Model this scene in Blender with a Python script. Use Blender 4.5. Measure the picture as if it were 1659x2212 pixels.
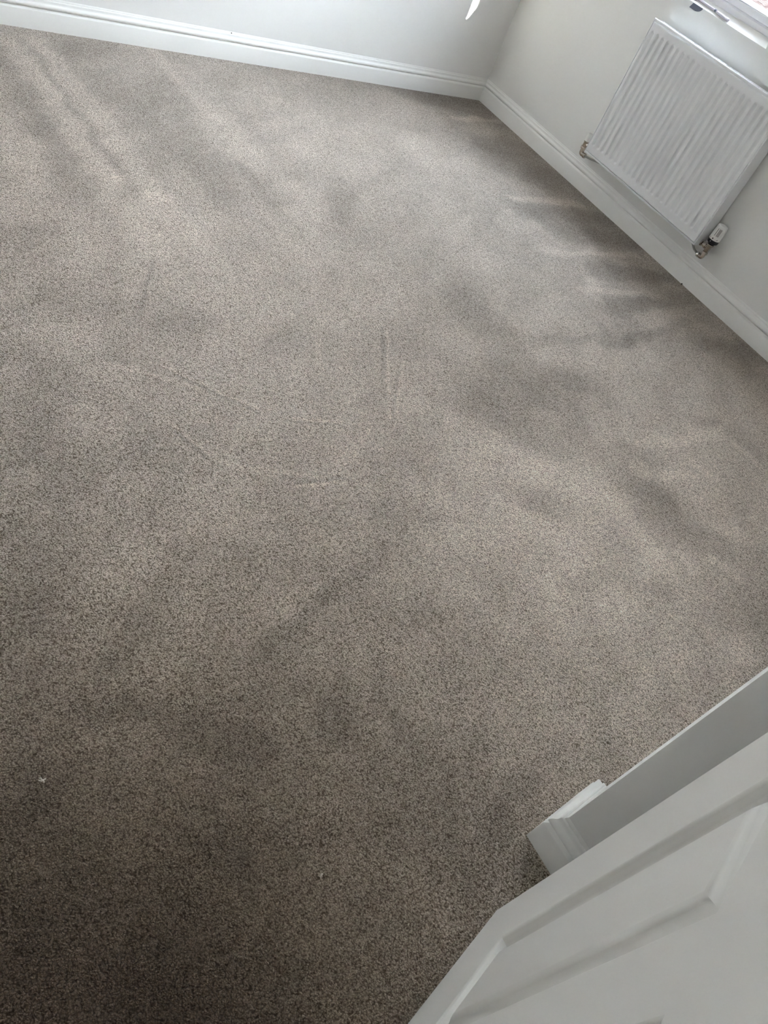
import bpy, bmesh, math, random
import numpy as np
from mathutils import Matrix, Vector

scene = bpy.context.scene
for o in list(bpy.data.objects):
    bpy.data.objects.remove(o)
COL = scene.collection

# ------------------------------------------------------------------ camera
YAW, PITCH, ROLL = 0.68199, 0.75937, 0.47660
F = Vector((math.cos(YAW) * math.cos(PITCH), math.sin(YAW) * math.cos(PITCH), -math.sin(PITCH)))
RT = Vector((math.sin(YAW), -math.cos(YAW), 0))
UP = RT.cross(F)
R_ = RT * math.cos(ROLL) + UP * math.sin(ROLL)
U_ = -RT * math.sin(ROLL) + UP * math.cos(ROLL)
cam_data = bpy.data.cameras.new('camera')
cam = bpy.data.objects.new('camera', cam_data)
COL.objects.link(cam)
M = Matrix((R_, U_, -F)).transposed().to_4x4()
M.translation = Vector((-3.3191, -3.4604, 1.2981))
cam.matrix_world = M
cam_data.sensor_fit = 'VERTICAL'
cam_data.sensor_height = 24.0
cam_data.lens = 24.0 * 1650.5 / 2212.0
cam_data.clip_start = 0.02
cam_data.clip_end = 200
scene.camera = cam

# ------------------------------------------------------------------ world, sun, exposure
world = bpy.data.worlds.new('sky')
scene.world = world
world.use_nodes = True
wn = world.node_tree
wn.nodes.clear()
wo = wn.nodes.new('ShaderNodeOutputWorld')
bg = wn.nodes.new('ShaderNodeBackground')
tc = wn.nodes.new('ShaderNodeTexCoord')
sep = wn.nodes.new('ShaderNodeSeparateXYZ')
rmp = wn.nodes.new('ShaderNodeValToRGB')
rmp.color_ramp.elements[0].position = 0.0
rmp.color_ramp.elements[0].color = (0.93, 0.95, 1.0, 1)
rmp.color_ramp.elements[1].position = 0.9
rmp.color_ramp.elements[1].color = (0.74, 0.85, 1.0, 1)
wn.links.new(tc.outputs['Generated'], sep.inputs[0])
wn.links.new(sep.outputs['Z'], rmp.inputs[0])
wn.links.new(rmp.outputs[0], bg.inputs['Color'])
bg.inputs['Strength'].default_value = 16.0
wn.links.new(bg.outputs[0], wo.inputs[0])
sun_data = bpy.data.lights.new('sun', 'SUN')
sun_data.energy = 20.0
sun_data.angle = math.radians(0.53)
sun_data.color = (1.0, 0.95, 0.86)
sun = bpy.data.objects.new('sun', sun_data)
COL.objects.link(sun)
sun.rotation_euler = Vector((-1.0, 2.97, -1.86)).to_track_quat('-Z', 'Y').to_euler()
sun.location = (3, -6, 5)

scene.view_settings.view_transform = 'Standard'
scene.view_settings.look = 'None'
scene.view_settings.exposure = 2.18
scene.view_settings.gamma = 1.0
scene.view_settings.use_curve_mapping = False
scene.cycles.max_bounces = 12
scene.cycles.diffuse_bounces = 8
scene.cycles.sample_clamp_indirect = 8.0
scene.cycles.use_denoising = True
scene.cycles.caustics_reflective = False
scene.cycles.caustics_refractive = False

# ------------------------------------------------------------------ helpers
def mat(name, color, rough=0.6, metal=0.0, spec=0.5, bump=None, sheen=0.0, var=0.0, var_scale=3.0):
    m = bpy.data.materials.new(name)
    m.use_nodes = True
    nt = m.node_tree
    b = nt.nodes['Principled BSDF']
    b.inputs['Base Color'].default_value = (*color, 1)
    b.inputs['Roughness'].default_value = rough
    b.inputs['Metallic'].default_value = metal
    b.inputs['Specular IOR Level'].default_value = spec
    t = nt.nodes.new('ShaderNodeTexCoord')
    if var:
        n = nt.nodes.new('ShaderNodeTexNoise')
        n.inputs['Scale'].default_value = var_scale
        n.inputs['Detail'].default_value = 4
        nt.links.new(t.outputs['Object'], n.inputs['Vector'])
        mr = nt.nodes.new('ShaderNodeMapRange')
        mr.inputs['To Min'].default_value = 1 - var
        mr.inputs['To Max'].default_value = 1 + var
        nt.links.new(n.outputs['Fac'], mr.inputs['Value'])
        mx = nt.nodes.new('ShaderNodeVectorMath')
        mx.operation = 'SCALE'
        mx.inputs[0].default_value = color
        nt.links.new(mr.outputs[0], mx.inputs['Scale'])
        nt.links.new(mx.outputs[0], b.inputs['Base Color'])
    if bump:
        n2 = nt.nodes.new('ShaderNodeTexNoise')
        n2.inputs['Scale'].default_value = bump[0]
        n2.inputs['Detail'].default_value = 3
        nt.links.new(t.outputs['Object'], n2.inputs['Vector'])
        bp = nt.nodes.new('ShaderNodeBump')
        bp.inputs['Distance'].default_value = bump[1]
        bp.inputs['Strength'].default_value = 1.0
        nt.links.new(n2.outputs['Fac'], bp.inputs['Height'])
        nt.links.new(bp.outputs[0], b.inputs['Normal'])
    return m

WALL = mat('wall_emulsion', (0.80, 0.80, 0.78), 0.75, spec=0.3, bump=(420, 0.00012), var=0.012, var_scale=1.3)
CEIL = mat('ceiling_emulsion', (0.85, 0.85, 0.84), 0.8, spec=0.2)
TRIM = mat('satin_trim_paint', (0.82, 0.82, 0.795), 0.32, spec=0.5, bump=(60, 0.0001), var=0.015, var_scale=6)
DOORP = mat('satin_door_paint', (0.69, 0.685, 0.655), 0.42, spec=0.4, bump=(700, 0.00006), var=0.012, var_scale=5)
RAD = mat('radiator_enamel', (0.81, 0.82, 0.835), 0.40, spec=0.35)
UPVC = mat('window_upvc', (0.90, 0.91, 0.95), 0.3, spec=0.5)
GASKET = mat('rubber_gasket', (0.25, 0.25, 0.27), 0.6)
NICKEL = mat('nickel_plated_brass', (0.58, 0.52, 0.46), 0.26, metal=1.0)
CHROME = mat('bright_chrome', (0.62, 0.60, 0.58), 0.12, metal=1.0)
BLACKP = mat('dark_plastic', (0.012, 0.013, 0.022), 0.4)
WHITEP = mat('white_plastic', (0.82, 0.82, 0.80), 0.35)
GREYPR = mat('grey_print', (0.10, 0.10, 0.10), 0.6)
PIPEM = mat('grey_pipe', (0.42, 0.42, 0.40), 0.35, metal=0.4)
SLATE = mat('slate_grey_plastic', (0.10, 0.11, 0.15), 0.5)
TOOLG = mat('pale_grey_plastic', (0.52, 0.50, 0.55), 0.35)
DIRT = mat('dark_dirt', (0.03, 0.025, 0.02), 0.9)
LINT = mat('pale_lint', (0.62, 0.56, 0.49), 0.9)


def paving_material():
    m = bpy.data.materials.new('pink_gravel')
    m.use_nodes = True
    nt = m.node_tree
    b = nt.nodes['Principled BSDF']
    b.inputs['Roughness'].default_value = 1.0
    b.inputs['Specular IOR Level'].default_value = 0.0
    t = nt.nodes.new('ShaderNodeTexCoord')
    v = nt.nodes.new('ShaderNodeTexVoronoi')
    v.inputs['Scale'].default_value = 14
    nt.links.new(t.outputs['Object'], v.inputs['Vector'])
    s = nt.nodes.new('ShaderNodeSeparateColor')
    nt.links.new(v.outputs['Color'], s.inputs[0])
    r = nt.nodes.new('ShaderNodeValToRGB')
    e = r.color_ramp.elements
    e[0].position = 0.0
    e[0].color = (0.006, 0.0042, 0.004, 1)
    e[1].position = 1.0
    e[1].color = (0.021, 0.019, 0.0175, 1)
    e2 = r.color_ramp.elements.new(0.5)
    e2.color = (0.016, 0.0122, 0.0112, 1)
    nt.links.new(s.outputs[0], r.inputs[0])
    nt.links.new(r.outputs[0], b.inputs['Base Color'])
    bp = nt.nodes.new('ShaderNodeBump')
    bp.inputs['Distance'].default_value = 0.03
    nt.links.new(v.outputs['Distance'], bp.inputs['Height'])
    nt.links.new(bp.outputs[0], b.inputs['Normal'])
    return m


def pane_material():
    m = bpy.data.materials.new('window_glass')
    m.use_nodes = True
    nt = m.node_tree
    nt.nodes.remove(nt.nodes['Principled BSDF'])
    out = nt.nodes['Material Output']
    tr = nt.nodes.new('ShaderNodeBsdfTransparent')
    tr.inputs[0].default_value = (0.93, 0.95, 0.94, 1)
    gl = nt.nodes.new('ShaderNodeBsdfGlossy')
    gl.inputs['Roughness'].default_value = 0.02
    fr = nt.nodes.new('ShaderNodeFresnel')
    fr.inputs['IOR'].default_value = 1.45
    mx = nt.nodes.new('ShaderNodeMixShader')
    nt.links.new(fr.outputs[0], mx.inputs[0])
    nt.links.new(tr.outputs[0], mx.inputs[1])
    nt.links.new(gl.outputs[0], mx.inputs[2])
    nt.links.new(mx.outputs[0], out.inputs['Surface'])
    return m


def carpet_material():
    m = bpy.data.materials.new('taupe_twist_pile')
    m.use_nodes = True
    nt = m.node_tree
    L = nt.links.new
    b = nt.nodes['Principled BSDF']
    b.inputs['Roughness'].default_value = 0.95
    b.inputs['Specular IOR Level'].default_value = 0.1
    b.inputs['Sheen Weight'].default_value = 0.15
    b.inputs['Sheen Roughness'].default_value = 0.30
    b.inputs['Sheen Tint'].default_value = (1.0, 0.95, 0.9, 1)
    t = nt.nodes.new('ShaderNodeTexCoord')
    # warp the coordinates a little so the tufts squirm
    wnz = nt.nodes.new('ShaderNodeTexNoise')
    wnz.inputs['Scale'].default_value = 160
    wnz.inputs['Detail'].default_value = 2
    L(t.outputs['Object'], wnz.inputs['Vector'])
    wm = nt.nodes.new('ShaderNodeVectorMath')
    wm.operation = 'MULTIPLY_ADD'
    wm.inputs[1].default_value = (0.005, 0.005, 0.0)
    L(wnz.outputs['Color'], wm.inputs[0])
    L(t.outputs['Object'], wm.inputs[2])
    vo = nt.nodes.new('ShaderNodeTexVoronoi')
    vo.feature = 'F1'
    vo.inputs['Scale'].default_value = 330
    L(wm.outputs[0], vo.inputs['Vector'])
    n1 = nt.nodes.new('ShaderNodeTexNoise')
    n1.inputs['Scale'].default_value = 270
    n1.inputs['Detail'].default_value = 3
    n1.inputs['Roughness'].default_value = 0.65
    n1.inputs['Distortion'].default_value = 0.6
    L(t.outputs['Object'], n1.inputs['Vector'])
    n2 = nt.nodes.new('ShaderNodeTexNoise')
    n2.inputs['Scale'].default_value = 150
    n2.inputs['Detail'].default_value = 2
    n2.inputs['Distortion'].default_value = 1.2
    L(t.outputs['Object'], n2.inputs['Vector'])
    # height of the tufts
    inv = nt.nodes.new('ShaderNodeMath')
    inv.operation = 'MULTIPLY_ADD'
    inv.inputs[1].default_value = -0.9
    inv.inputs[2].default_value = 0.9
    L(vo.outputs['Distance'], inv.inputs[0])
    hs = nt.nodes.new('ShaderNodeMath')
    hs.operation = 'MULTIPLY_ADD'
    hs.inputs[1].default_value = 1.1
    L(n1.outputs['Fac'], hs.inputs[0])
    L(inv.outputs[0], hs.inputs[2])
    hs1 = hs
    hs = nt.nodes.new('ShaderNodeMath')
    hs.operation = 'MULTIPLY_ADD'
    hs.inputs[1].default_value = 1.0
    L(n2.outputs['Fac'], hs.inputs[0])
    L(hs1.outputs[0], hs.inputs[2])
    bp = nt.nodes.new('ShaderNodeBump')
    bp.inputs['Distance'].default_value = 0.0035
    L(hs.outputs[0], bp.inputs['Height'])
    L(bp.outputs[0], b.inputs['Normal'])
    # yarn colour: lighter tips, shade in the gaps between tufts painted darker
    rp = nt.nodes.new('ShaderNodeValToRGB')
    e = rp.color_ramp.elements
    e[0].position = 0.72
    e[0].color = (0.185, 0.142, 0.108, 1)
    e[1].position = 1.38
    e[1].color = (0.85, 0.75, 0.66, 1)
    rp.color_ramp.interpolation = 'LINEAR'
    mr = nt.nodes.new('ShaderNodeMapRange')
    mr.inputs['From Min'].default_value = 1.12
    mr.inputs['From Max'].default_value = 1.92
    L(hs.outputs[0], mr.inputs['Value'])
    e[0].position = 0.0
    e[1].position = 1.0
    L(mr.outputs[0], rp.inputs[0])
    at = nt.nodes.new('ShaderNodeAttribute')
    at.attribute_name = 'pile'  # tone of vacuum marks, mottling and painted light falloff
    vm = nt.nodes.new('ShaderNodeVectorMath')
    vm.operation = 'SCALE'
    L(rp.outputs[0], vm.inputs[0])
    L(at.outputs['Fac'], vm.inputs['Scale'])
    # pile darker seen from above; also paints in light falloff over the near carpet
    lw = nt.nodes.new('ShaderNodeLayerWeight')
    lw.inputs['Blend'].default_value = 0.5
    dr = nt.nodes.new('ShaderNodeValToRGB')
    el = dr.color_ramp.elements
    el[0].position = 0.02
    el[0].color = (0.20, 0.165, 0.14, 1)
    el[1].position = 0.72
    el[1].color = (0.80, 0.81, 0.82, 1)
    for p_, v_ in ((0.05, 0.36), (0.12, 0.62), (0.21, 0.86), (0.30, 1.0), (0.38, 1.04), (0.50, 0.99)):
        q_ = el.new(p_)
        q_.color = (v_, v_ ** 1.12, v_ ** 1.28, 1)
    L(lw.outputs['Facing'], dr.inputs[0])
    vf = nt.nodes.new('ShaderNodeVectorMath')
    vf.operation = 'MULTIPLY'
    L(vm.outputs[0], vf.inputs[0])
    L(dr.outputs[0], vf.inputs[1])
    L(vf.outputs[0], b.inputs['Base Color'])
    return m


def link_mesh(name, verts, faces, m, parent=None, smooth=False, loc=None):
    me = bpy.data.meshes.new(name)
    me.from_pydata([tuple(v) for v in verts], [], faces)
    me.update()
    me.materials.append(m)
    bm = bmesh.new()
    bm.from_mesh(me)
    bmesh.ops.remove_doubles(bm, verts=bm.verts, dist=1e-6)
    bmesh.ops.recalc_face_normals(bm, faces=bm.faces)
    if smooth:
        for f in bm.faces:
            f.smooth = True
        for ed in bm.edges:
            if len(ed.link_faces) == 2 and ed.calc_face_angle(0) > math.radians(38):
                ed.smooth = False
    bm.to_mesh(me)
    bm.free()
    o = bpy.data.objects.new(name, me)
    COL.objects.link(o)
    if parent:
        o.parent = parent
    if loc:
        o.location = loc
    return o


def tag(o, label, cat=None, group=None, kind=None):
    o['label'] = label
    if cat:
        o['category'] = cat
    if group:
        o['group'] = group
    if kind:
        o['kind'] = kind
    return o


def thing(name, loc, label, cat, group=None, kind=None):
    o = bpy.data.objects.new(name, None)
    o.empty_display_size = 0.05
    COL.objects.link(o)
    o.location = loc
    tag(o, label, cat, group, kind)
    return o


class Geo:
    def __init__(s):
        s.v, s.f = [], []

    def add(s, vs, fs):
        n = len(s.v)
        s.v += [tuple(q) for q in vs]
        s.f += [tuple(i + n for i in f) for f in fs]
        return s

    def box(s, a, b):
        x0, y0, z0 = a
        x1, y1, z1 = b
        return s.add([(x0, y0, z0), (x1, y0, z0), (x1, y1, z0), (x0, y1, z0), (x0, y0, z1), (x1, y0, z1), (x1, y1, z1), (x0, y1, z1)],
                     [(0, 3, 2, 1), (4, 5, 6, 7), (0, 1, 5, 4), (1, 2, 6, 5), (2, 3, 7, 6), (3, 0, 4, 7)])

    def lathe(s, prof, p, axis, n=24, sides=None):
        """prof: list of (radius, distance along axis) from p"""
        axis = Vector(axis).normalized()
        t1 = axis.orthogonal().normalized()
        t2 = axis.cross(t1)
        n = sides or n
        vs, fs = [], []
        for r, h in prof:
            for k in range(n):
                a = 2 * math.pi * k / n
                vs.append(Vector(p) + axis * h + (t1 * math.cos(a) + t2 * math.sin(a)) * r)
        for i in range(len(prof) - 1):
            for k in range(n):
                k2 = (k + 1) % n
                fs.append((i * n + k, i * n + k2, (i + 1) * n + k2, (i + 1) * n + k))
        fs.append(tuple(reversed(range(n))))
        fs.append(tuple((len(prof) - 1) * n + k for k in range(n)))
        return s.add(vs, fs)

    def tube(s, pts, r, n=14):
        pts = [Vector(p) for p in pts]
        rs = r if isinstance(r, (list, tuple)) else [r] * len(pts)
        vs, fs = [], []
        ref = None
        for i, p in enumerate(pts):
            d = (pts[min(i + 1, len(pts) - 1)] - pts[max(i - 1, 0)]).normalized()
            if ref is None:
                ref = d.orthogonal().normalized()
            t1 = (ref - d * ref.dot(d)).normalized()
            ref = t1
            t2 = d.cross(t1)
            for k in range(n):
                a = 2 * math.pi * k / n
                vs.append(p + (t1 * math.cos(a) + t2 * math.sin(a)) * rs[i])
        for i in range(len(pts) - 1):
            for k in range(n):
                k2 = (k + 1) % n
                fs.append((i * n + k, i * n + k2, (i + 1) * n + k2, (i + 1) * n + k))
        fs.append(tuple(reversed(range(n))))
        fs.append(tuple((len(pts) - 1) * n + k for k in range(n)))
        return s.add(vs, fs)

    def out(s, name, m, parent=None, smooth=False, loc=None):
        return link_mesh(name, s.v, s.f, m, parent, smooth, loc)


def bend(points, rad, n=6):
    """round the corners of a polyline"""
    pts = [Vector(p) for p in points]
    out = [pts[0]]
    for i in range(1, len(pts) - 1):
        a, b, c = pts[i - 1], pts[i], pts[i + 1]
        p = b + (a - b).normalized() * rad
        q = b + (c - b).normalized() * rad
        for k in range(n + 1):
            t = k / n
            out.append(p * (1 - t) ** 2 + b * 2 * t * (1 - t) + q * t * t)
    out.append(pts[-1])
    return out


# ------------------------------------------------------------------ room shell
H = 2.35            # ceiling
XN, YN = -4.35, -3.665   # inner faces of the far side wall and the rear wall
OY0, OY1, OZ0, OZ1 = -1.425, -0.225, 0.891, 2.02    # window opening in wall_right
WT = 0.17           # thickness to the outer face

floor = Geo().box((XN, YN - 1.3, -0.16), (0.0, 0.0, -0.012)).out('floor', mat('floor_screed', (0.35, 0.33, 0.30), 0.9))
tag(floor, 'floor of the empty room under a fitted taupe carpet', 'floor', kind='structure')

w = Geo().box((XN - 0.12, 0.0, -0.16), (0.0, 0.15, H)).out('wall_back', WALL)
tag(w, 'white painted wall without window behind the bare carpet', 'wall', kind='structure')

g = Geo()
for a, b in [((0, YN - 0.15, -0.16), (WT, 0.15, OZ0)), ((0, YN - 0.15, OZ1), (WT, 0.15, H)),
             ((0, YN - 0.15, OZ0), (WT, OY0, OZ1)), ((0, OY1, OZ0), (WT, 0.15, OZ1))]:
    g.box(a, b)
w = g.out('wall_right', WALL)
tag(w, 'white painted wall holding the radiator and the window', 'wall', kind='structure')

DX0, DX1, DZ = -3.262, -2.500, 2.0        # doorway in the rear wall, closed off by the door when shut
g = Geo()
g.box((XN - 0.12, YN - 0.10, -0.012), (DX0, YN, H))
g.box((DX1, YN - 0.10, -0.012), (0.0, YN, H))
g.box((DX0, YN - 0.10, DZ), (DX1, YN, H))
w = g.out('wall_rear', WALL)
tag(w, 'white painted wall with the doorway behind the open door', 'wall', kind='structure')

w = Geo().box((XN - 0.12, YN, -0.012), (XN, 0.0, H)).out('wall_front', WALL)
tag(w, 'white painted wall facing the window wall', 'wall', kind='structure')

# landing behind the doorway
g = Geo()
g.box((-4.0, YN - 1.4, -0.012), (-1.8, YN - 1.3, H))
g.box((-4.1, YN - 1.4, -0.012), (-4.0, YN - 0.10, H))
g.box((-1.8, YN - 1.4, -0.012), (-1.7, YN - 0.10, H))
w = g.out('wall_landing', WALL)
tag(w, 'white painted landing wall beyond the doorway', 'wall', kind='structure')

ceil = Geo().box((XN - 0.12, YN - 1.4, H), (WT, 0.15, H + 0.1)).out('ceiling', CEIL)
tag(ceil, 'flat white ceiling of the room', 'ceiling', kind='structure')

# short partition whose end stands free in the room
PX, PY, PW = -2.3827, -3.4034, 0.116
pe = (PX + PW, PY + 0.0116)
z0, z1 = -0.012, H
vs = [(PX, PY, z0), (pe[0], pe[1], z0), (pe[0], YN, z0), (PX, YN, z0), (PX, PY, z1), (pe[0], pe[1], z1), (pe[0], YN, z1), (PX, YN, z1)]
w = link_mesh('wall_partition', vs, [(0, 3, 2, 1), (4, 5, 6, 7), (0, 1, 5, 4), (1, 2, 6, 5), (2, 3, 7, 6), (3, 0, 4, 7)], WALL)
tag(w, 'end of a short white partition wall beside the open door', 'wall', kind='structure')

# ------------------------------------------------------------------ baseboards, moulded torus profile swept with mitres
PROF = [(0.0, -0.012), (0.018, -0.012), (0.018, 0.0655), (0.0172, 0.0675), (0.0108, 0.0728), (0.0094, 0.0742), (0.0098, 0.0754), (0.0128, 0.0764),
        (0.0154, 0.0788), (0.0165, 0.0825), (0.0162, 0.0860), (0.0145, 0.0895), (0.0120, 0.0920), (0.0096, 0.0938), (0.0082, 0.0965), (0.0075, 0.1000),
        (0.0072, 0.1040), (0.0060, 0.1055), (0.0035, 0.1062), (0.0028, 0.1058), (0.0026, 0.1075), (0.0012, 0.1110), (0.0, 0.1130)]


def baseboard(name, path, label, thick=1.0):
    """path: list of xy points on the wall face, the room on the LEFT of the walking direction"""
    P = [Vector(p) for p in path]
    n = len(P)
    vs, fs = [], []
    for i in range(n):
        nr = []
        if i > 0:
            d = (P[i] - P[i - 1]).normalized()
            nr.append(Vector((-d.y, d.x)))
        if i < n - 1:
            d = (P[i + 1] - P[i]).normalized()
            nr.append(Vector((-d.y, d.x)))
        if len(nr) == 2:
            s = nr[0] + nr[1]
            off = s / (1 + nr[0].dot(nr[1]))
        else:
            off = nr[0]
        for o_, z in PROF:
            q = P[i] + off * (o_ * thick)
            vs.append((q.x, q.y, z))
    k = len(PROF)
    for i in range(n - 1):
        for j in range(k - 1):
            fs.append((i * k + j, i * k + j + 1, (i + 1) * k + j + 1, (i + 1) * k + j))
    fs.append(tuple(range(k)))
    fs.append(tuple((n - 1) * k + j for j in reversed(range(k))))
    o = link_mesh(name, vs, fs, TRIM, None, True)
    tag(o, label, 'baseboard', kind='structure')
    return o


# mitre in the corner of back and right wall: each board ends on the diagonal
def straight_board(name, a, b, ma, mb, label):
    """a,b xy on wall face, room on the left; ma/mb: slide of each end per unit of thickness"""
    A, B = Vector(a), Vector(b)
    d = (B - A).normalized()
    nrm = Vector((-d.y, d.x))
    vs = []
    for P_, sl in ((A, ma), (B, mb)):
        for o_, z in PROF:
            q = P_ + nrm * o_ + d * (sl * o_)
            vs.append((q.x, q.y, z))
    k = len(PROF)
    fs = [(j, j + 1, k + j + 1, k + j) for j in range(k - 1)] + [tuple(range(k)), tuple(k + j for j in reversed(range(k)))]
    o = link_mesh(name, vs, fs, TRIM, None, True)
    tag(o, label, 'baseboard', kind='structure')
    return o


straight_board('baseboard_back', (0, 0), (XN, 0), 1, -1, 'white moulded skirting board along the windowless wall')
straight_board('baseboard_right', (0, YN), (0, 0), 1, -1, 'white moulded skirting board running under the radiator')
straight_board('baseboard_front', (XN, 0), (XN, YN), 1, -1, 'white moulded skirting board along the wall facing the window wall')
bb = baseboard('baseboard_partition', [(PX, YN), (PX, PY), pe, (pe[0], YN)], 'white moulded skirting board wrapped round the partition end', 1.12)
straight_board('baseboard_rear', (XN, YN), (DX0 - 0.085, YN), 1, 0, 'white moulded skirting board behind the open door')
straight_board('baseboard_niche', (pe[0], YN), (0, YN), 1, -1, 'white moulded skirting board in the niche beyond the partition')

# door lining and architrave of the doorway
g = Geo()
g.box((DX0 - 0.025, YN - 0.115, -0.012), (DX0, YN + 0.008, DZ + 0.03))
g.box((DX1, YN - 0.115, -0.012), (DX1 + 0.025, YN + 0.008, DZ + 0.03))
g.box((DX0, YN - 0.115, DZ), (DX1, YN + 0.008, DZ + 0.03))
g.box((DX0 - 0.085, YN, -0.012), (DX0 - 0.025, YN + 0.014, DZ + 0.09))
g.box((DX1 + 0.025, YN, -0.012), (DX1 + 0.085, YN + 0.014, DZ + 0.09))
g.box((DX0 - 0.025, YN, DZ + 0.03), (DX1 + 0.025, YN + 0.014, DZ + 0.09))
o = g.out('trim_1', TRIM)
tag(o, 'white door lining and architrave round the doorway', 'door frame', kind='structure')

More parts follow.
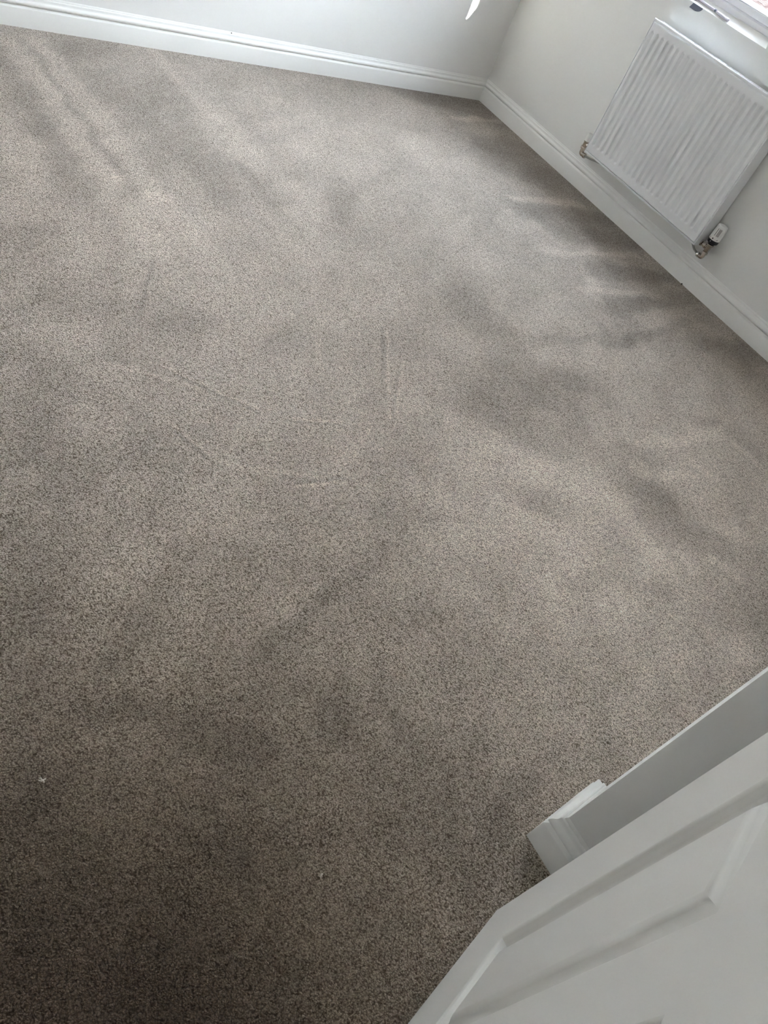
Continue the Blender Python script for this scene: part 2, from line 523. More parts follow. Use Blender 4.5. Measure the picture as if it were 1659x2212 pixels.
# ------------------------------------------------------------------ carpet
MARK_AND_LIGHT_STROKES = [
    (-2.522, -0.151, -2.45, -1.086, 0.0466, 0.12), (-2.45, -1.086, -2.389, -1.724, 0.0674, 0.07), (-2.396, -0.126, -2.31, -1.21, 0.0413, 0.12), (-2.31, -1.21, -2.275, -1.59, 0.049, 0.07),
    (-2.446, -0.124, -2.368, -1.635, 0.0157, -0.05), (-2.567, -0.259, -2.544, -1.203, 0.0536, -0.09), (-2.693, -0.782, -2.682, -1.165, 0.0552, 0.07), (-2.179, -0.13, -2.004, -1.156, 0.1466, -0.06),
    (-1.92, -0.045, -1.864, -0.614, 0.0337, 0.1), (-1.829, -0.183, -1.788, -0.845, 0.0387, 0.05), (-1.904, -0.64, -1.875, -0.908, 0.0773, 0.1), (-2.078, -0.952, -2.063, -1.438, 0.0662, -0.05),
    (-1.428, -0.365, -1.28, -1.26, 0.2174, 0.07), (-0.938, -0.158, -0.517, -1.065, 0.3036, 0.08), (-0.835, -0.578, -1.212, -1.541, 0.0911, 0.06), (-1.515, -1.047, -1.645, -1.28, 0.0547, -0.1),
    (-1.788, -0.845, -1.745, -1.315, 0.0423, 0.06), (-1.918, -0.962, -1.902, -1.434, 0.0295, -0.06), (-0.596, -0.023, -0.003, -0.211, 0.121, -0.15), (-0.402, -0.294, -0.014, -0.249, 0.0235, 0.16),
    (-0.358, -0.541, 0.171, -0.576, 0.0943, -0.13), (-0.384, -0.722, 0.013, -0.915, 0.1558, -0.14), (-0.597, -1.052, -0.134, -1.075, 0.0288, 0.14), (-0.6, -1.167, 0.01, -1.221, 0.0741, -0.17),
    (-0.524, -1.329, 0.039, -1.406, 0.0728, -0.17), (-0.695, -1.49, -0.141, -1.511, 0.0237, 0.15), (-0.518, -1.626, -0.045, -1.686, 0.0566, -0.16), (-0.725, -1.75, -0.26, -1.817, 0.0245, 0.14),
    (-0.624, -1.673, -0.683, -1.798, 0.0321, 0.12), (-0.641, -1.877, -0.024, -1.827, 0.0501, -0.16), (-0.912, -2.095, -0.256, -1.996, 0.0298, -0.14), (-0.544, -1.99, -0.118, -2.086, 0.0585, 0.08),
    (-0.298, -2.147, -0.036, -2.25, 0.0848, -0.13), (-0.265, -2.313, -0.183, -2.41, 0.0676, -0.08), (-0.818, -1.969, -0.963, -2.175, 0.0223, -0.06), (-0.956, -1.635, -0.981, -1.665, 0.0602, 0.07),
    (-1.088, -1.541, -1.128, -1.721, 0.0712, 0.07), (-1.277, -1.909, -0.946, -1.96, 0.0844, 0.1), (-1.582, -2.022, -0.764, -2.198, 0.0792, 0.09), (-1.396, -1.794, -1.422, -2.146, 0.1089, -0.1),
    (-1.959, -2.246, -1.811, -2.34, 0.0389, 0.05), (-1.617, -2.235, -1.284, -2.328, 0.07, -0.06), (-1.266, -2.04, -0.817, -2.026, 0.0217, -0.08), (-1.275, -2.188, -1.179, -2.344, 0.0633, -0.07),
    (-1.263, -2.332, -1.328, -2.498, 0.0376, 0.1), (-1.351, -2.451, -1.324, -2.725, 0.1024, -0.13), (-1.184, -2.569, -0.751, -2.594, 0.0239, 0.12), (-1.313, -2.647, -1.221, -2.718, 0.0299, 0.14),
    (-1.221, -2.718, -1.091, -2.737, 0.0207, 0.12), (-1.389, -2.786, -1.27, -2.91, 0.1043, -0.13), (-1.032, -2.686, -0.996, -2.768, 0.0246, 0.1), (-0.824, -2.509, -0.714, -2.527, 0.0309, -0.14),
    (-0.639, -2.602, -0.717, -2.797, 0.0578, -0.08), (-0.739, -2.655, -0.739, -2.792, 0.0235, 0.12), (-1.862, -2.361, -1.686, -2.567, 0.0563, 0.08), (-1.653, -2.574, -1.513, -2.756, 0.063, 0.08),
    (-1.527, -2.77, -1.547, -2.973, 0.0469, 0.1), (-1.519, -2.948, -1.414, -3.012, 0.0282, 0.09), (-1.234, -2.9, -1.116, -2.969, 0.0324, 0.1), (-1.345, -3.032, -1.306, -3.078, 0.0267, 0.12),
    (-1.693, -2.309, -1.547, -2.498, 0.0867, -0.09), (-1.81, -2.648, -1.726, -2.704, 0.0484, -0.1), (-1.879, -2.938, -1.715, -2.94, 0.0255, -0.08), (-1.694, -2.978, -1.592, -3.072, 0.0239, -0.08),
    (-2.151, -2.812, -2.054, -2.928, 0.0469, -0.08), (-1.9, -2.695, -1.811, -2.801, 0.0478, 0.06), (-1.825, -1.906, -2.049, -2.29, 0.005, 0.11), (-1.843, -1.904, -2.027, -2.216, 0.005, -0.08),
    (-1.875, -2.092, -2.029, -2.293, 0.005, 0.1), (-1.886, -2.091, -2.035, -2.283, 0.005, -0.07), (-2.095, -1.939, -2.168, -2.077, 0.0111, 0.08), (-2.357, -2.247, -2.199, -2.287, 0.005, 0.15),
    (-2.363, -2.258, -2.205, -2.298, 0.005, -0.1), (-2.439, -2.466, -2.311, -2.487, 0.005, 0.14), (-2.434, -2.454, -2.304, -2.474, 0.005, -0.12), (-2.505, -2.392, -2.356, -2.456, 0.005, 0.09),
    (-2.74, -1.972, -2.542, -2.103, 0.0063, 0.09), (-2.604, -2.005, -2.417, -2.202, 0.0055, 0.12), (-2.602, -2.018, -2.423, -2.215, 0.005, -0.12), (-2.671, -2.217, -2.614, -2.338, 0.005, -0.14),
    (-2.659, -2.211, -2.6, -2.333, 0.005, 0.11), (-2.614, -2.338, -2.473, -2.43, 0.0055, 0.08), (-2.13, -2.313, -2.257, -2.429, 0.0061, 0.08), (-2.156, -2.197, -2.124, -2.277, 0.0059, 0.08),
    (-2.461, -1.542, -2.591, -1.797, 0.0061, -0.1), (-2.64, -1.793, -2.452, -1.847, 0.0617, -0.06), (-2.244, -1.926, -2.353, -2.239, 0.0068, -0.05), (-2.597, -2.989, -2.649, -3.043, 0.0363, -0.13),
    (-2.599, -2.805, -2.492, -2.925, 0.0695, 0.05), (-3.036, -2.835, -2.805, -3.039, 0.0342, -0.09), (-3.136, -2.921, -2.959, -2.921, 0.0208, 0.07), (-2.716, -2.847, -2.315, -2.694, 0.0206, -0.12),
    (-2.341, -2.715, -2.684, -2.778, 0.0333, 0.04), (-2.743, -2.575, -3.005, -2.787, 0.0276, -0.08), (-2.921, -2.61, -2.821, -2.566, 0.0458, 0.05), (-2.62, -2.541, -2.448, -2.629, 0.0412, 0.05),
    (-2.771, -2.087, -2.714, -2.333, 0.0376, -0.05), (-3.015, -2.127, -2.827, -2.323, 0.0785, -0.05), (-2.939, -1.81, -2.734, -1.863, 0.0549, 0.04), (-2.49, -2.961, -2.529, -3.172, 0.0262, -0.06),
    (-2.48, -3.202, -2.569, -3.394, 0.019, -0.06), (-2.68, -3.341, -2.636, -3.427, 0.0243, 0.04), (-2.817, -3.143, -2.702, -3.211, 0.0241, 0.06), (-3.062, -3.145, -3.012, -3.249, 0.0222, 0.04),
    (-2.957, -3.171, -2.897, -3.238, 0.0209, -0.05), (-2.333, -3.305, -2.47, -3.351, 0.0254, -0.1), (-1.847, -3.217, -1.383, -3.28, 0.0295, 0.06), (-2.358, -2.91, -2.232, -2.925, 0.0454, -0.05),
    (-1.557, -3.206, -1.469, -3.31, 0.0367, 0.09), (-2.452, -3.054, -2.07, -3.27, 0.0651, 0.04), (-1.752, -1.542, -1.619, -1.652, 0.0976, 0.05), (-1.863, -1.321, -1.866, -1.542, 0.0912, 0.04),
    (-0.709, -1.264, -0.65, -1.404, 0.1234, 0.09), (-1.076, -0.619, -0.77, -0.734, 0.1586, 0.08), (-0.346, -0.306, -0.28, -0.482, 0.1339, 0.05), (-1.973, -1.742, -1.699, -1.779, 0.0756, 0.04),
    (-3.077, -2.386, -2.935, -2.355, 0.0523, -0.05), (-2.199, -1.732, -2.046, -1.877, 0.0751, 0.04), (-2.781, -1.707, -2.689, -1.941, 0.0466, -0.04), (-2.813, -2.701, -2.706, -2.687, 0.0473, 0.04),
    (-2.118, -2.542, -2.009, -2.747, 0.0535, 0.05), (-2.28, -2.614, -2.111, -2.625, 0.0418, -0.07), (-2.097, -2.462, -2.026, -2.547, 0.0477, -0.06), (-1.723, -2.807, -0.401, -2.568, 0.3552, 0.13),  # last and following broad strokes paint in light falloff, paler mid-right, darker left
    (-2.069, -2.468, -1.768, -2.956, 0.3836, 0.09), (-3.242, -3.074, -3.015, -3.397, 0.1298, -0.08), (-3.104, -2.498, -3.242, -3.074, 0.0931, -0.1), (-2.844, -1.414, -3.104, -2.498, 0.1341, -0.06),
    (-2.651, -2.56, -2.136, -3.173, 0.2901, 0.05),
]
rng = np.random.RandomState(7)
gx0, gx1, gy0, gy1, gs = XN + 0.002, -0.016, YN + 0.002, -0.016, 0.007


def value_noise(X, Y, sx, sy, ang, seed):
    r = np.random.RandomState(seed)
    T = r.rand(64, 64)
    ca, sa = math.cos(ang), math.sin(ang)
    u = (X * ca + Y * sa) / sx + 100
    v = (-X * sa + Y * ca) / sy + 100
    iu, iv = np.floor(u).astype(int), np.floor(v).astype(int)
    fu, fv = u - iu, v - iv
    fu = fu * fu * (3 - 2 * fu)
    fv = fv * fv * (3 - 2 * fv)
    A = T[iu % 64, iv % 64]
    B = T[(iu + 1) % 64, iv % 64]
    Cc = T[iu % 64, (iv + 1) % 64]
    D = T[(iu + 1) % 64, (iv + 1) % 64]
    return (A * (1 - fu) + B * fu) * (1 - fv) + (Cc * (1 - fu) + D * fu) * fv - 0.5


xs = np.linspace(gx0, gx1, int((gx1 - gx0) / gs))
ys = np.linspace(gy0, gy1, int((gy1 - gy0) / gs))
X, Y = np.meshgrid(xs, ys, indexing='ij')
wx = X + 0.035 * value_noise(X, Y, .11, .11, .3, 1) + 0.018 * value_noise(X, Y, .04, .04, .9, 2)
wy = Y + 0.035 * value_noise(X, Y, .11, .11, .7, 3) + 0.018 * value_noise(X, Y, .04, .04, .1, 4)
pile = np.zeros_like(X)  # carpet tone: vacuum marks plus broad painted light falloff
for x0, y0, x1, y1, hw, am in MARK_AND_LIGHT_STROKES:
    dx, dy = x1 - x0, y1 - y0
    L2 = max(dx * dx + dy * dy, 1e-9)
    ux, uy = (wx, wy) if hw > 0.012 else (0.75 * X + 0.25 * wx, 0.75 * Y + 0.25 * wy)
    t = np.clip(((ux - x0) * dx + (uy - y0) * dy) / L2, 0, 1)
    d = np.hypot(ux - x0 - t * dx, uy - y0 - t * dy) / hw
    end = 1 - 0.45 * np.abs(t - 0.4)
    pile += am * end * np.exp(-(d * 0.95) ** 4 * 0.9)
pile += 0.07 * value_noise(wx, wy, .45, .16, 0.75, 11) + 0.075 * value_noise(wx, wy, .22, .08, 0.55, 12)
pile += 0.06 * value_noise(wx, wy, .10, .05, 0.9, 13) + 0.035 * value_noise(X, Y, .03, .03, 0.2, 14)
PILE_H = 0.0012 * value_noise(X, Y, .5, .5, 0, 21) + 0.0016 * pile
nx, ny = X.shape
co = np.stack([X.ravel(), Y.ravel(), PILE_H.ravel()], 1)
idx = np.arange(nx * ny).reshape(nx, ny)
q = np.stack([idx[:-1, :-1].ravel(), idx[1:, :-1].ravel(), idx[1:, 1:].ravel(), idx[:-1, 1:].ravel()], 1)
me = bpy.data.meshes.new('carpet')
me.vertices.add(len(co))
me.vertices.foreach_set('co', co.astype(np.float32).ravel())
me.loops.add(q.size)
me.loops.foreach_set('vertex_index', q.astype(np.int32).ravel())
me.polygons.add(len(q))
me.polygons.foreach_set('loop_start', np.arange(0, q.size, 4, dtype=np.int32))
me.polygons.foreach_set('loop_total', np.full(len(q), 4, dtype=np.int32))
me.polygons.foreach_set('use_smooth', np.ones(len(q), dtype=bool))
me.update(calc_edges=True)
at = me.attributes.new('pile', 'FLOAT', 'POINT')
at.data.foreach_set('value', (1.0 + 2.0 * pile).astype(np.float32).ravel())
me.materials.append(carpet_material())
carpet = bpy.data.objects.new('carpet', me)
COL.objects.link(carpet)
tag(carpet, 'fitted taupe twist-pile carpet with lighter and darker vacuum marks and painted-in light falloff', 'carpet', kind='stuff')

# ------------------------------------------------------------------ window
win = thing('window_1', (0, (OY0 + OY1) / 2, OZ0), 'white framed window with two panes above the radiator', 'window', kind='structure')
WL = Vector(win.location)


def ring(name, rect, prof, m, parent, smooth=False):
    """mitred frame: rect (y0,y1,z0,z1), prof [(inset, x)...]"""
    y0, y1, z0, z1 = rect
    vs, fs = [], []
    for i_, x_ in prof:
        vs += [(x_, y0 + i_, z0 + i_), (x_, y1 - i_, z0 + i_), (x_, y1 - i_, z1 - i_), (x_, y0 + i_, z1 - i_)]
    for a in range(len(prof) - 1):
        for k in range(4):
            k2 = (k + 1) % 4
            fs.append((a * 4 + k, a * 4 + k2, a * 4 + 4 + k2, a * 4 + 4 + k))
    vs = [tuple(Vector(v) - WL) for v in vs]
    return link_mesh(name, vs, fs, m, parent, smooth)


FULL = (OY0, OY1, OZ0, OZ1)
ring('reveal_lining', FULL, [(0, 0.0), (0.0015, 0.0), (0.027, 0.026), (0.031, 0.031), (0.031, 0.06), (0, 0.06), (0, 0.0)], TRIM, win)
ring('frame', FULL, [(0.012, 0.031), (0.031, 0.031), (0.034, 0.029), (0.052, 0.029), (0.057, 0.032), (0.059, 0.038), (0.059, 0.10), (0.012, 0.10), (0.012, 0.031)], UPVC, win)
ring('outer_reveal', FULL, [(0.0, 0.06), (0.014, 0.06), (0.004, WT + 0.01), (0.0, WT + 0.01), (0, 0.06)], UPVC, win)
YM = (OY0 + OY1) / 2
Geo().box((0.029 - WL.x, YM - 0.022 - WL.y, OZ0 + 0.055 - WL.z), (0.10 - WL.x, YM + 0.022 - WL.y, OZ1 - 0.055 - WL.z)).out('mullion', UPVC, win)
PANE = pane_material()
for k, (a, b) in enumerate(((OY0 + 0.0605, YM - 0.0235), (YM + 0.0235, OY1 - 0.0605))):
    rc = (a, b, OZ0 + 0.0605, OZ1 - 0.0605)
    s = ring('sash', rc, [(0, 0.09), (0, 0.034), (0.002, 0.031), (0.024, 0.028), (0.026, 0.030), (0.027, 0.050), (0.027, 0.09), (0, 0.09)], UPVC, win)
    rb = (a + 0.0265, b - 0.0265, OZ0 + 0.087, OZ1 - 0.087)
    ring('glazing_bead', rb, [(0, 0.030), (0.002, 0.029), (0.0135, 0.040), (0.015, 0.043), (0.015, 0.052), (0, 0.052), (0, 0.030)], UPVC, win)
    ring('gasket', rb, [(0.014, 0.0445), (0.0165, 0.0455), (0.0165, 0.050), (0.014, 0.050), (0.014, 0.0445)], GASKET, win)
    g = Geo()
    y0, y1, z0_, z1_ = rb
    g.add([(0.050 - WL.x, y0 + 0.01 - WL.y, z0_ + 0.01 - WL.z), (0.050 - WL.x, y1 - 0.01 - WL.y, z0_ + 0.01 - WL.z),
           (0.050 - WL.x, y1 - 0.01 - WL.y, z1_ - 0.01 - WL.z), (0.050 - WL.x, y0 + 0.01 - WL.y, z1_ - 0.01 - WL.z)], [(0, 1, 2, 3)])
    g.out('pane', PANE, win)

# outside
gr = Geo().box((WT + 0.02, -40, -0.5), (60, 40, -0.35)).out('ground', paving_material())
tag(gr, 'sunlit pinkish gravel ground seen through the window pane', 'ground', kind='structure')

# ------------------------------------------------------------------ radiator
RX, RY0, RY1, RZ0, RZ1 = -0.090, -1.710, -0.9165, 0.187, 0.787
BX = -0.018
rad = thing('radiator', (BX, (RY0 + RY1) / 2, RZ0), 'white panel radiator with vertical fluted front on the window wall', 'radiator')
RL = Vector(rad.location)


def sst(e0, e1, x):
    t = np.clip((x - e0) / (e1 - e0), 0, 1)
    return t * t * (3 - 2 * t)


yc = np.array([RY1 - 0.0302 - 0.03331 * k for k in range(23)])
fy0, fy1, fz0, fz1 = RY0 + 0.0068, RY1 - 0.0046, RZ0 + 0.0082, RZ1 - 0.0125
yl = [fy0, fy0 + .0007, fy0 + .002, fy0 + .004, fy0 + .007, fy1 - .007, fy1 - .004, fy1 - .002, fy1 - .0007, fy1]
for c_ in yc:
    yl += [c_ + s * k for k in (0, .003, .006, .0085, .0105, .0125, .0145) for s in ((1,) if k == 0 else (1, -1))]
yl = np.array(sorted(set(np.round(yl, 5))))
zl = [fz0, fz0 + .0007, fz0 + .002, fz0 + .004, fz0 + .007, fz1 - .007, fz1 - .004, fz1 - .002, fz1 - .0007, fz1]
GZ0, GZ1 = 0.228, 0.746
for k in (-.002, 0, .0025, .005, .0075, .010, .013, .017, .021):
    zl += [GZ0 + k, GZ1 - k]
zl += list(np.linspace(GZ0 + .05, GZ1 - .05, 8))
zl = np.array(sorted(set(np.round(zl, 5))))
YY, ZZ = np.meshgrid(yl, zl, indexing='ij')
dmin = np.min(np.abs(YY[:, :, None] - yc[None, None, :]), axis=2)
zd = np.minimum(ZZ - GZ0, GZ1 - ZZ)
half = 0.0118 - 0.004 * (1 - sst(0, .010, zd))
gro = (1 - sst(0.30, 1.0, dmin / half)) * sst(-.001, .011, zd)
edge = np.minimum.reduce([YY - fy0, fy1 - YY, ZZ - fz0, fz1 - ZZ])
rnd = np.where(edge < .004, .004 - np.sqrt(np.clip(.004 ** 2 - (.004 - edge) ** 2, 0, None)), 0)
XX = RX + 0.0088 * gro + rnd
n1_, n2_ = YY.shape
vs = [(XX[i, j] - RL.x, YY[i, j] - RL.y, ZZ[i, j] - RL.z) for i in range(n1_) for j in range(n2_)]
fs = [(i * n2_ + j, i * n2_ + j + 1, (i + 1) * n2_ + j + 1, (i + 1) * n2_ + j) for i in range(n1_ - 1) for j in range(n2_ - 1)]
# border turned back
bidx = [i * n2_ for i in range(n1_)] + [(n1_ - 1) * n2_ + j for j in range(1, n2_)] + [i * n2_ + n2_ - 1 for i in range(n1_ - 2, -1, -1)] + [j for j in range(n2_ - 2, 0, -1)]
nb = len(vs)
for b_ in bidx:
    v = vs[b_]
    vs.append((RX + 0.016 - RL.x, v[1], v[2]))
for k in range(len(bidx)):
    k2 = (k + 1) % len(bidx)
    fs.append((bidx[k], bidx[k2], nb + k2, nb + k))
link_mesh('front_panel', vs, fs, RAD, rad, True)


def rbox(name, a, b, m, parent, off, bev=0.0015):
    g = Geo().box(Vector(a) - off, Vector(b) - off)
    o = g.out(name, m, parent)
    if bev:
        bm = bmesh.new()
        bm.from_mesh(o.data)
        bmesh.ops.bevel(bm, geom=list(bm.edges), offset=bev, segments=2, affect='EDGES', profile=0.5)
        for f in bm.faces:
            f.smooth = len(f.verts) > 0 and f.calc_area() < bev * 3
        bm.to_mesh(o.data)
        bm.free()
    return o


rbox('side_panel', (RX + 0.0005, RY0, RZ0 - 0.001), (BX, RY0 + 0.0050, RZ1 - 0.004), RAD, rad, RL, 0.0009)
rbox('side_panel', (RX + 0.0005, RY1 - 0.0030, RZ0 - 0.001), (BX, RY1, RZ1 - 0.004), RAD, rad, RL, 0.0008)
rbox('bottom_rail', (RX + 0.0007, RY0 + 0.0048, RZ0 - 0.001), (RX + 0.018, RY1 - 0.0028, RZ0 + 0.0064), RAD, rad, RL, 0.0009)
g = Geo()
g.box(Vector((BX - 0.012, RY0 + 0.004, RZ0 + 0.003)) - RL, Vector((BX, RY1 - 0.004, RZ1 - 0.014)) - RL)
g.box(Vector((RX + 0.014, RY0 + 0.004, RZ0)) - RL, Vector((RX + 0.022, RY1 - 0.004, RZ0 + 0.012)) - RL)
g.out('back_panel', RAD, rad)
g = Geo()
y = RY0 + 0.03
while y < RY1 - 0.03:
    g.box(Vector((RX + 0.018, y, RZ0 + 0.03)) - RL, Vector((BX - 0.012, y + 0.0012, RZ1 - 0.04)) - RL)
    y += 0.0167
o = g.out('convector_fin', RAD, rad)
o['kind'] = 'stuff'
# top cover: front lip with a rolled edge, then a slotted grille
vs, fs = [], []
pr = [(RX + 0.0035, RZ1 - 0.0105), (RX + 0.0030, RZ1 - 0.0030), (RX + 0.0042, RZ1 - 0.0008), (RX + 0.0055, RZ1 + 0.0002), (RX + 0.0070, RZ1 + 0.0002),
      (RX + 0.0083, RZ1 - 0.0008), (RX + 0.0090, RZ1 - 0.0030), (RX + 0.0090, RZ1 - 0.0060), (RX + 0.0060, RZ1 - 0.0060), (RX + 0.0060, RZ1 - 0.0105)]
for y_ in (RY0 - 0.001, RY1 + 0.001):
    for x_, z_ in pr:
        vs.append((x_ - RL.x, y_ - RL.y, z_ - RL.z))
k = len(pr)
fs = [(j, (j + 1) % k, k + (j + 1) % k, k + j) for j in range(k)] + [tuple(range(k)), tuple(k + j for j in reversed(range(k)))]
link_mesh('top_cover_lip', vs, fs, RAD, rad, True)
g = Geo()
for xx in (RX + 0.0090, RX + 0.0300, RX + 0.0475, RX + 0.0655):
    g.box(Vector((xx, RY0, RZ1 - 0.0065)) - RL, Vector((xx + 0.0055, RY1, RZ1 - 0.0050)) - RL)
y = RY0 + 0.0015
while y < RY1 - 0.004:
    g.box(Vector((RX + 0.0135, y, RZ1 - 0.0063)) - RL, Vector((BX - 0.002, y + 0.0042, RZ1 - 0.0048)) - RL)
    y += 0.0105
g.out('top_grille', RAD, rad)
# wall brackets
for yb in (RY0 + 0.12, RY1 - 0.12):
    rbox('bracket', (BX, yb - 0.02, RZ0 + 0.05), (0.0, yb + 0.02, RZ1 - 0.05), RAD, rad, RL, 0.001)
# bleed valve plug at the upper ends
for yb, s in ((RY0, -1), (RY1, 1)):
    Geo().lathe([(0.010, 0), (0.010, 0.004), (0.006, 0.005), (0.006, 0.007)], Vector((-0.040, yb, RZ1 - 0.045)) - RL, (0, s, 0), 16, 6).out('plug', NICKEL, rad)

# ------------------------------------------------------------------ thermostatic valve on the right end
VX = -0.045
VY = -1.753
tv = thing('thermostatic_valve', (VX, VY, 0.20), 'white-headed thermostatic valve on the end of the radiator nearer the door', 'valve')
T0 = Vector(tv.location)


def P_(x, y, z):
    return Vector((x, y, z)) - T0


# sensor head: slightly tapered, ribbed white cap
Geo().lathe([(0.0228, 0), (0.0252, 0.0008), (0.0256, 0.004), (0.0250, 0.018), (0.0236, 0.052), (0.0228, 0.063), (0.0212, 0.066), (0.0175, 0.0675), (0.0165, 0.0662), (0.006, 0.0662)],
            P_(VX, VY, 0.2435), (0, 0, 1), 40).out('sensor_head', WHITEP, tv, True)
head = tv.children[-1]
cd = Vector((-0.93, -0.36, 0)).normalized()   # direction the dial faces


def on_head(ang, z, r):
    a = math.atan2(cd.y, cd.x) + ang
    return Vector((VX + math.cos(a) * r, VY + math.sin(a) * r, z)) - T0


# finger slots, in recess
for k in range(5):
    a = -0.55 + 0.17 * k + 0.25
    p, q_ = on_head(a, 0.264, 0.0249), on_head(a, 0.297, 0.0239)
    Geo().tube([p, q_], 0.00105, 6).out('slot', GREYPR, head)
# raised grip facets
for k in range(6):
    a = math.pi / 3 * k + 0.9
    if k == 4:
        continue
    p, q_ = on_head(a, 0.262, 0.0243), on_head(a, 0.300, 0.0230)
    Geo().tube([p, q_], 0.0022, 8).out('grip_rib', WHITEP, head, True)
# printed marks round the foot of the head
for a, z, r_, kind in ((-0.22, 0.2515, 0.0031, 'dot'), (-0.85, 0.2500, 0.0026, 'ring'), (0.20, 0.2495, 0.0006, 'dot'), (0.36, 0.2495, 0.0006, 'dot'), (0.62, 0.2515, 0.003, 'mark')):
    c_ = on_head(a, z, 0.0252)
    nrm = Vector((c_.x + T0.x - VX, c_.y + T0.y - VY, 0)).normalized()
    t1 = Vector((-nrm.y, nrm.x, 0))
    t2 = Vector((0, 0, 1))
    if kind == 'dot':
        Geo().lathe([(r_, 0), (r_, 0.0007)], c_, nrm, 18).out('printed_dot', BLACKP, head)
    elif kind == 'ring':
        pts = [c_ + nrm * 0.0004 + (t1 * math.cos(u) + t2 * math.sin(u)) * r_ for u in np.linspace(0, 2 * math.pi, 17)]
        Geo().tube(pts, 0.00035, 6).out('printed_ring', GREYPR, head)
    else:
        g = Geo()
        for j in range(3):
            u = math.pi / 3 * j
            d = (t1 * math.cos(u) + t2 * math.sin(u)) * r_
            g.tube([c_ + nrm * 0.0005 - d, c_ + nrm * 0.0005 + d], 0.0005, 6)
        g.out('printed_snowflake', GREYPR, head)
# dark ring under the head
Geo().lathe([(0.0150, -0.012), (0.0160, -0.006), (0.0215, -0.004), (0.0246, -0.001), (0.0253, 0.004), (0.0253, 0.0125), (0.020, 0.0130)],
            P_(VX, VY, 0.2310), (0, 0, 1), 36).out('base_ring', BLACKP, tv, True)
c_ = on_head(-0.30, 0.2375, 0.0255)
nrm = Vector((c_.x + T0.x - VX, c_.y + T0.y - VY, 0)).normalized()
t1 = Vector((-nrm.y, nrm.x, 0))
Geo().add([c_ - t1 * .0016 - Vector((0, 0, .0026)), c_ + t1 * .0016 - Vector((0, 0, .0026)), c_ + t1 * .0006 + Vector((0, 0, .003)), c_ - t1 * .0006 + Vector((0, 0, .003)),
           c_ - t1 * .0016 - Vector((0, 0, .0026)) + nrm * .0006, c_ + t1 * .0016 - Vector((0, 0, .0026)) + nrm * .0006, c_ + t1 * .0006 + Vector((0, 0, .003)) + nrm * .0006, c_ - t1 * .0006 + Vector((0, 0, .003)) + nrm * .0006],
          [(0, 3, 2, 1), (4, 5, 6, 7), (0, 1, 5, 4), (1, 2, 6, 5), (2, 3, 7, 6), (3, 0, 4, 7)]).out('pointer', WHITEP, tv)
# nickel body: collar, square-ish body, lower compression nut
Geo().lathe([(0.0150, 0), (0.0165, 0.001), (0.0165, 0.007), (0.0150, 0.0085)], P_(VX, VY, 0.2130), (0, 0, 1), 28).out('collar', NICKEL, tv, True)
Geo().lathe([(0.0085, -0.006), (0.0112, 0.0), (0.0125, 0.004), (0.0125, 0.022), (0.0135, 0.026), (0.0135, 0.030)], P_(VX, VY, 0.1840), (0, 0, 1), 28).out('valve_body', NICKEL, tv, True)
Geo().lathe([(0.0100, 0), (0.0135, 0.0012), (0.0135, 0.0115), (0.0100, 0.0130)], P_(VX, VY, 0.1710), (0, 0, 1), 6, 6).out('compression_nut', NICKEL, tv)
# union into the radiator
Geo().lathe([(0.0090, -0.006), (0.0090, 0.010), (0.0130, 0.0105), (0.0130, 0.020), (0.0100, 0.0210), (0.0100, 0.028)], P_(VX, VY + 0.004, 0.2010), (0, 1, 0), 6, 8).out('union_nut', NICKEL, tv)
Geo().lathe([(0.0105, 0), (0.0135, 0.001), (0.0145, 0.005), (0.0145, 0.0060)], P_(VX, RY0 - 0.0075, 0.2010), (0, 1, 0), 24).out('tail_flange', NICKEL, tv, True)
# elbow under the valve, then the pipe back to the wall
el = bend([P_(VX, VY, 0.174), P_(VX, VY, 0.152), P_(VX + 0.006, VY + 0.030, 0.152)], 0.011)
Geo().tube(el, 0.0095, 16).out('elbow', NICKEL, tv, True)
d = Vector((0.006, 0.030, 0)).normalized()
Geo().lathe([(0.0098, 0), (0.0122, 0.0012), (0.0122, 0.0085), (0.0098, 0.0100)], P_(VX + 0.0036, VY + 0.018, 0.152), d, 20).out('elbow_collar', CHROME, tv, True)
Geo().tube([P_(VX + 0.005, VY + 0.026, 0.152), P_(VX + 0.012, VY + 0.060, 0.155), P_(0.0, VY + 0.105, 0.160)], 0.0052, 12).out('pipe', PIPEM, tv, True)

# ------------------------------------------------------------------ lockshield valve on the left end
LY = -0.868
lv = thing('lockshield_valve', (VX, LY, 0.20), 'small nickel lockshield valve with white cap nearer the room corner', 'valve')
L0 = Vector(lv.location)


def Q_(x, y, z):
    return Vector((x, y, z)) - L0


Geo().lathe([(0.0115, 0), (0.0138, 0.0008), (0.0140, 0.020), (0.0132, 0.036), (0.0120, 0.0385), (0.009, 0.0392)], Q_(VX, LY, 0.2125), (0, 0, 1), 28).out('cap', WHITEP, lv, True)
Geo().lathe([(0.0105, 0), (0.0125, 0.002), (0.0125, 0.022), (0.0140, 0.024), (0.0140, 0.028)], Q_(VX, LY, 0.1860), (0, 0, 1), 24).out('valve_body', NICKEL, lv, True)
Geo().lathe([(0.0110, 0), (0.0172, 0.0020), (0.0180, 0.007), (0.0172, 0.0135), (0.0110, 0.0155)], Q_(VX, LY, 0.1740), (0, 0, 1), 6, 6).out('compression_nut', NICKEL, lv)
Geo().lathe([(0.0085, -0.004), (0.0085, 0.012), (0.0125, 0.0125), (0.0125, 0.022), (0.0095, 0.0230), (0.0095, 0.0435)], Q_(VX, LY - 0.004, 0.2000), (0, -1, 0), 6, 8).out('union_nut', NICKEL, lv)
el = bend([Q_(VX, LY, 0.178), Q_(VX, LY, 0.153), Q_(VX + 0.006, LY - 0.030, 0.153)], 0.010)
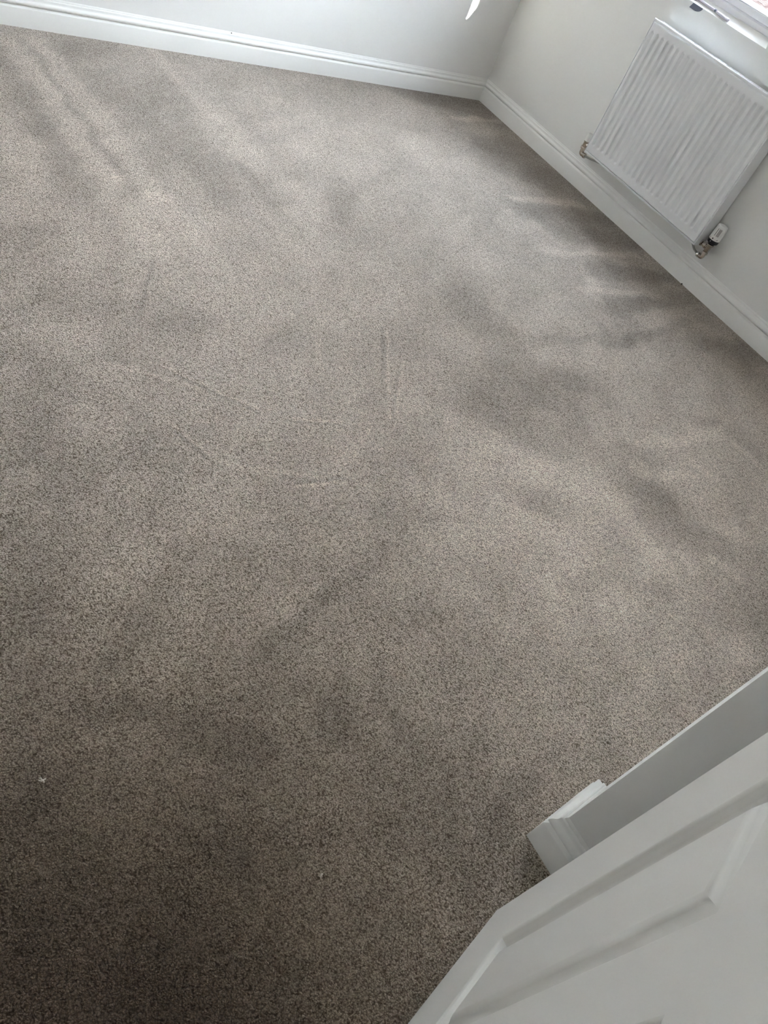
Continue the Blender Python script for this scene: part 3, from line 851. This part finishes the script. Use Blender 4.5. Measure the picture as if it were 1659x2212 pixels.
Geo().tube(el, 0.0112, 16).out('elbow', NICKEL, lv, True)
d = Vector((0.006, -0.030, 0)).normalized()
Geo().lathe([(0.0110, 0), (0.0132, 0.0012), (0.0132, 0.0080), (0.0105, 0.0095)], Q_(VX + 0.0034, LY - 0.019, 0.153), d, 20).out('elbow_collar', NICKEL, lv, True)
Geo().tube([Q_(VX + 0.005, LY - 0.026, 0.153), Q_(VX + 0.014, LY - 0.065, 0.157), Q_(0.0, LY - 0.11, 0.162)], 0.0054, 12).out('pipe', PIPEM, lv, True)

# ------------------------------------------------------------------ scraper-like tool on the sill and dark tab over its edge
def sill_pt(y, s, h=0.0):
    """point on the sloping window lining: s 0..1 from the wall face inwards, h proud of it"""
    return Vector((0.0015 + 0.0255 * s - 0.7 * h, y, OZ0 + 0.0255 * s + 0.7 * h))


tl = thing('hand_tool', sill_pt(-1.11, 0.5, 0.0), 'pale grey stick-like hand tool with dark collar lying along the window sill', 'tool')
O_ = Vector(tl.location)
Geo().tube([sill_pt(-0.985, 0.62, .0045) - O_, sill_pt(-1.05, 0.55, .0050) - O_, sill_pt(-1.105, 0.52, .0048) - O_], [0.0048, 0.0052, 0.0042], 14).out('shaft', TOOLG, tl, True)
Geo().tube([sill_pt(-1.104, 0.52, .0055) - O_, sill_pt(-1.114, 0.50, .0055) - O_], 0.0056, 14).out('collar', SLATE, tl, True)
Geo().tube([sill_pt(-1.114, 0.50, .005) - O_, sill_pt(-1.14, 0.42, .0062) - O_, sill_pt(-1.175, 0.36, .0060) - O_], [0.0046, 0.0064, 0.0058], 14).out('handle', TOOLG, tl, True)
Geo().tube([sill_pt(-1.176, 0.36, .0060) - O_, sill_pt(-1.181, 0.35, .007) - O_, sill_pt(-1.190, 0.33, .0070) - O_, sill_pt(-1.193, 0.33, .0065) - O_], [0.0060, 0.0072, 0.0070, 0.005], 14).out('handle_cap', TOOLG, tl, True)
Geo().lathe([(0.0095, 0), (0.0105, 0.001), (0.0105, 0.004), (0.0095, 0.005)], sill_pt(-0.985, 0.55, 0.0005) - O_, (-0.7, 0, 0.7), 20).out('end_disc', SLATE, tl, True)

# tab: flat plate with a rounded lower edge, leaning on the wall under the sill edge
pts = [(-0.997, OZ0 + 0.001), (-0.9875, OZ0 - 0.0195), (-1.018, OZ0 - 0.0205)]
for k in range(1, 11):
    u = math.pi / 2 * k / 10
    pts.append((-1.018 - 0.036 * math.sin(u), OZ0 - 0.0205 + 0.0215 * (1 - math.cos(u))))
n_ = len(pts)
vs = [(-0.0035, y_, z_) for y_, z_ in pts] + [(-0.0002, y_, z_) for y_, z_ in pts]
fs = [tuple(range(n_)), tuple(n_ + k for k in reversed(range(n_)))] + [(k, n_ + k, n_ + (k + 1) % n_, (k + 1) % n_) for k in range(n_)]
o = link_mesh('tab', vs, fs, SLATE)
tag(o, 'small dark slate grey tab with rounded edge hanging at the sill edge', 'tab')

# ------------------------------------------------------------------ open six-panel door
TH = -2.88556
dd = Vector((math.cos(TH), math.sin(TH), 0))
nn = Vector((-math.sin(TH), math.cos(TH), 0))
if nn.y < 0:
    nn = -nn        # towards the viewer
DO = Vector((-2.5484, -3.4630, 0))
door = thing('door_1', DO, 'open white six-panel door standing ajar beside the partition end', 'door', kind='structure')
DT = 0.035
us = [0.0, 0.122, 0.318, 0.411, 0.607, 0.729]
zs = [0.012, 0.187, 0.798, 0.930, 1.545, 1.645, 1.868, 1.985]


def dp(u, z, d=0.0):
    """u along the leaf from its free edge, z height, d depth below the visible face"""
    v = dd * u - nn * d
    return (v.x, v.y, z)


g = Geo()
for side in (0, 1):
    for i in range(len(us) - 1):
        for j in range(len(zs) - 1):
            if side == 0 and i in (1, 3) and j in (1, 3, 5):
                continue
            dpt = 0.0 if side == 0 else DT
            g.add([dp(us[i], zs[j], dpt), dp(us[i + 1], zs[j], dpt), dp(us[i + 1], zs[j + 1], dpt), dp(us[i], zs[j + 1], dpt)], [(0, 1, 2, 3)])
for j in range(len(zs) - 1):
    for u in (us[0], us[-1]):
        g.add([dp(u, zs[j], 0), dp(u, zs[j], DT), dp(u, zs[j + 1], DT), dp(u, zs[j + 1], 0)], [(0, 1, 2, 3)])
for i in range(len(us) - 1):
    for z in (zs[0], zs[-1]):
        g.add([dp(us[i], z, 0), dp(us[i], z, DT), dp(us[i + 1], z, DT), dp(us[i + 1], z, 0)], [(0, 1, 2, 3)])
g.out('door_leaf', DOORP, door)
PP = [(0, 0), (.002, .0006), (.005, .0030), (.0105, .0092), (.0140, .0118), (.0175, .0129), (.0215, .0127), (.0290, .0096), (.0360, .0058), (.0410, .0030), (.0445, .0016), (.0460, .0013)]
for i in (1, 3):
    for j in (1, 3, 5):
        u0, u1, a0, a1 = us[i], us[i + 1], zs[j], zs[j + 1]
        vs, fs = [], []
        for o_, d_ in PP:
            vs += [dp(u0 + o_, a0 + o_, d_), dp(u1 - o_, a0 + o_, d_), dp(u1 - o_, a1 - o_, d_), dp(u0 + o_, a1 - o_, d_)]
        for a in range(len(PP) - 1):
            for k in range(4):
                k2 = (k + 1) % 4
                fs.append((a * 4 + k, a * 4 + k2, a * 4 + 4 + k2, a * 4 + 4 + k))
        e_ = (len(PP) - 1) * 4
        fs.append((e_, e_ + 1, e_ + 2, e_ + 3))
        link_mesh('panel', vs, fs, DOORP, door, True)

# ------------------------------------------------------------------ small marks and fluff
def fluff(x, y, r, seed, label):
    rr = random.Random(seed)
    g = Geo()
    for k in range(5):
        a = rr.random() * math.pi
        p0 = Vector((math.cos(a) * r, math.sin(a) * r, 0.003 + rr.random() * .002))
        p1 = Vector((rr.uniform(-r, r) * .5, rr.uniform(-r, r) * .5, 0.005))
        p2 = Vector((-math.cos(a) * r * rr.random(), -math.sin(a) * r, 0.003))
        g.tube([p0, p1, p2], 0.0005, 5)
    o = g.out('lint', LINT, None, False, (x, y, 0))
    tag(o, label, 'lint')


fluff(-2.131, -2.235, 0.005, 1, 'pale speck of lint in the middle of the carpet')
fluff(-3.151, -2.953, 0.006, 2, 'pale elongated lint near the left edge of the carpet')
fluff(-2.802, -3.277, 0.004, 3, 'pale speck of lint on the darker carpet left of the open door')
fluff(-2.564, -0.609, 0.006, 4, 'pale speck of lint on the vacuum stripes near the windowless wall')
o = Geo().lathe([(0.0030, 0), (0.0045, 0.002), (0.0030, 0.0045), (0.001, 0.006)], (-0.0245, -1.738, 0.0005), (0.2, 0.1, 1), 7).out('crumb', DIRT)
tag(o, 'dark crumb of dirt where carpet meets skirting below the radiator valve', 'crumb')
o = Geo().lathe([(0.0025, 0), (0.0028, 0.0006), (0.0015, 0.002)], (-1.561, -0.0035, 0.1085), (0, -0.6, 0.8), 8).out('nail_head', DIRT)
tag(o, 'tiny dark nail head on the skirting top of the windowless wall', 'nail')
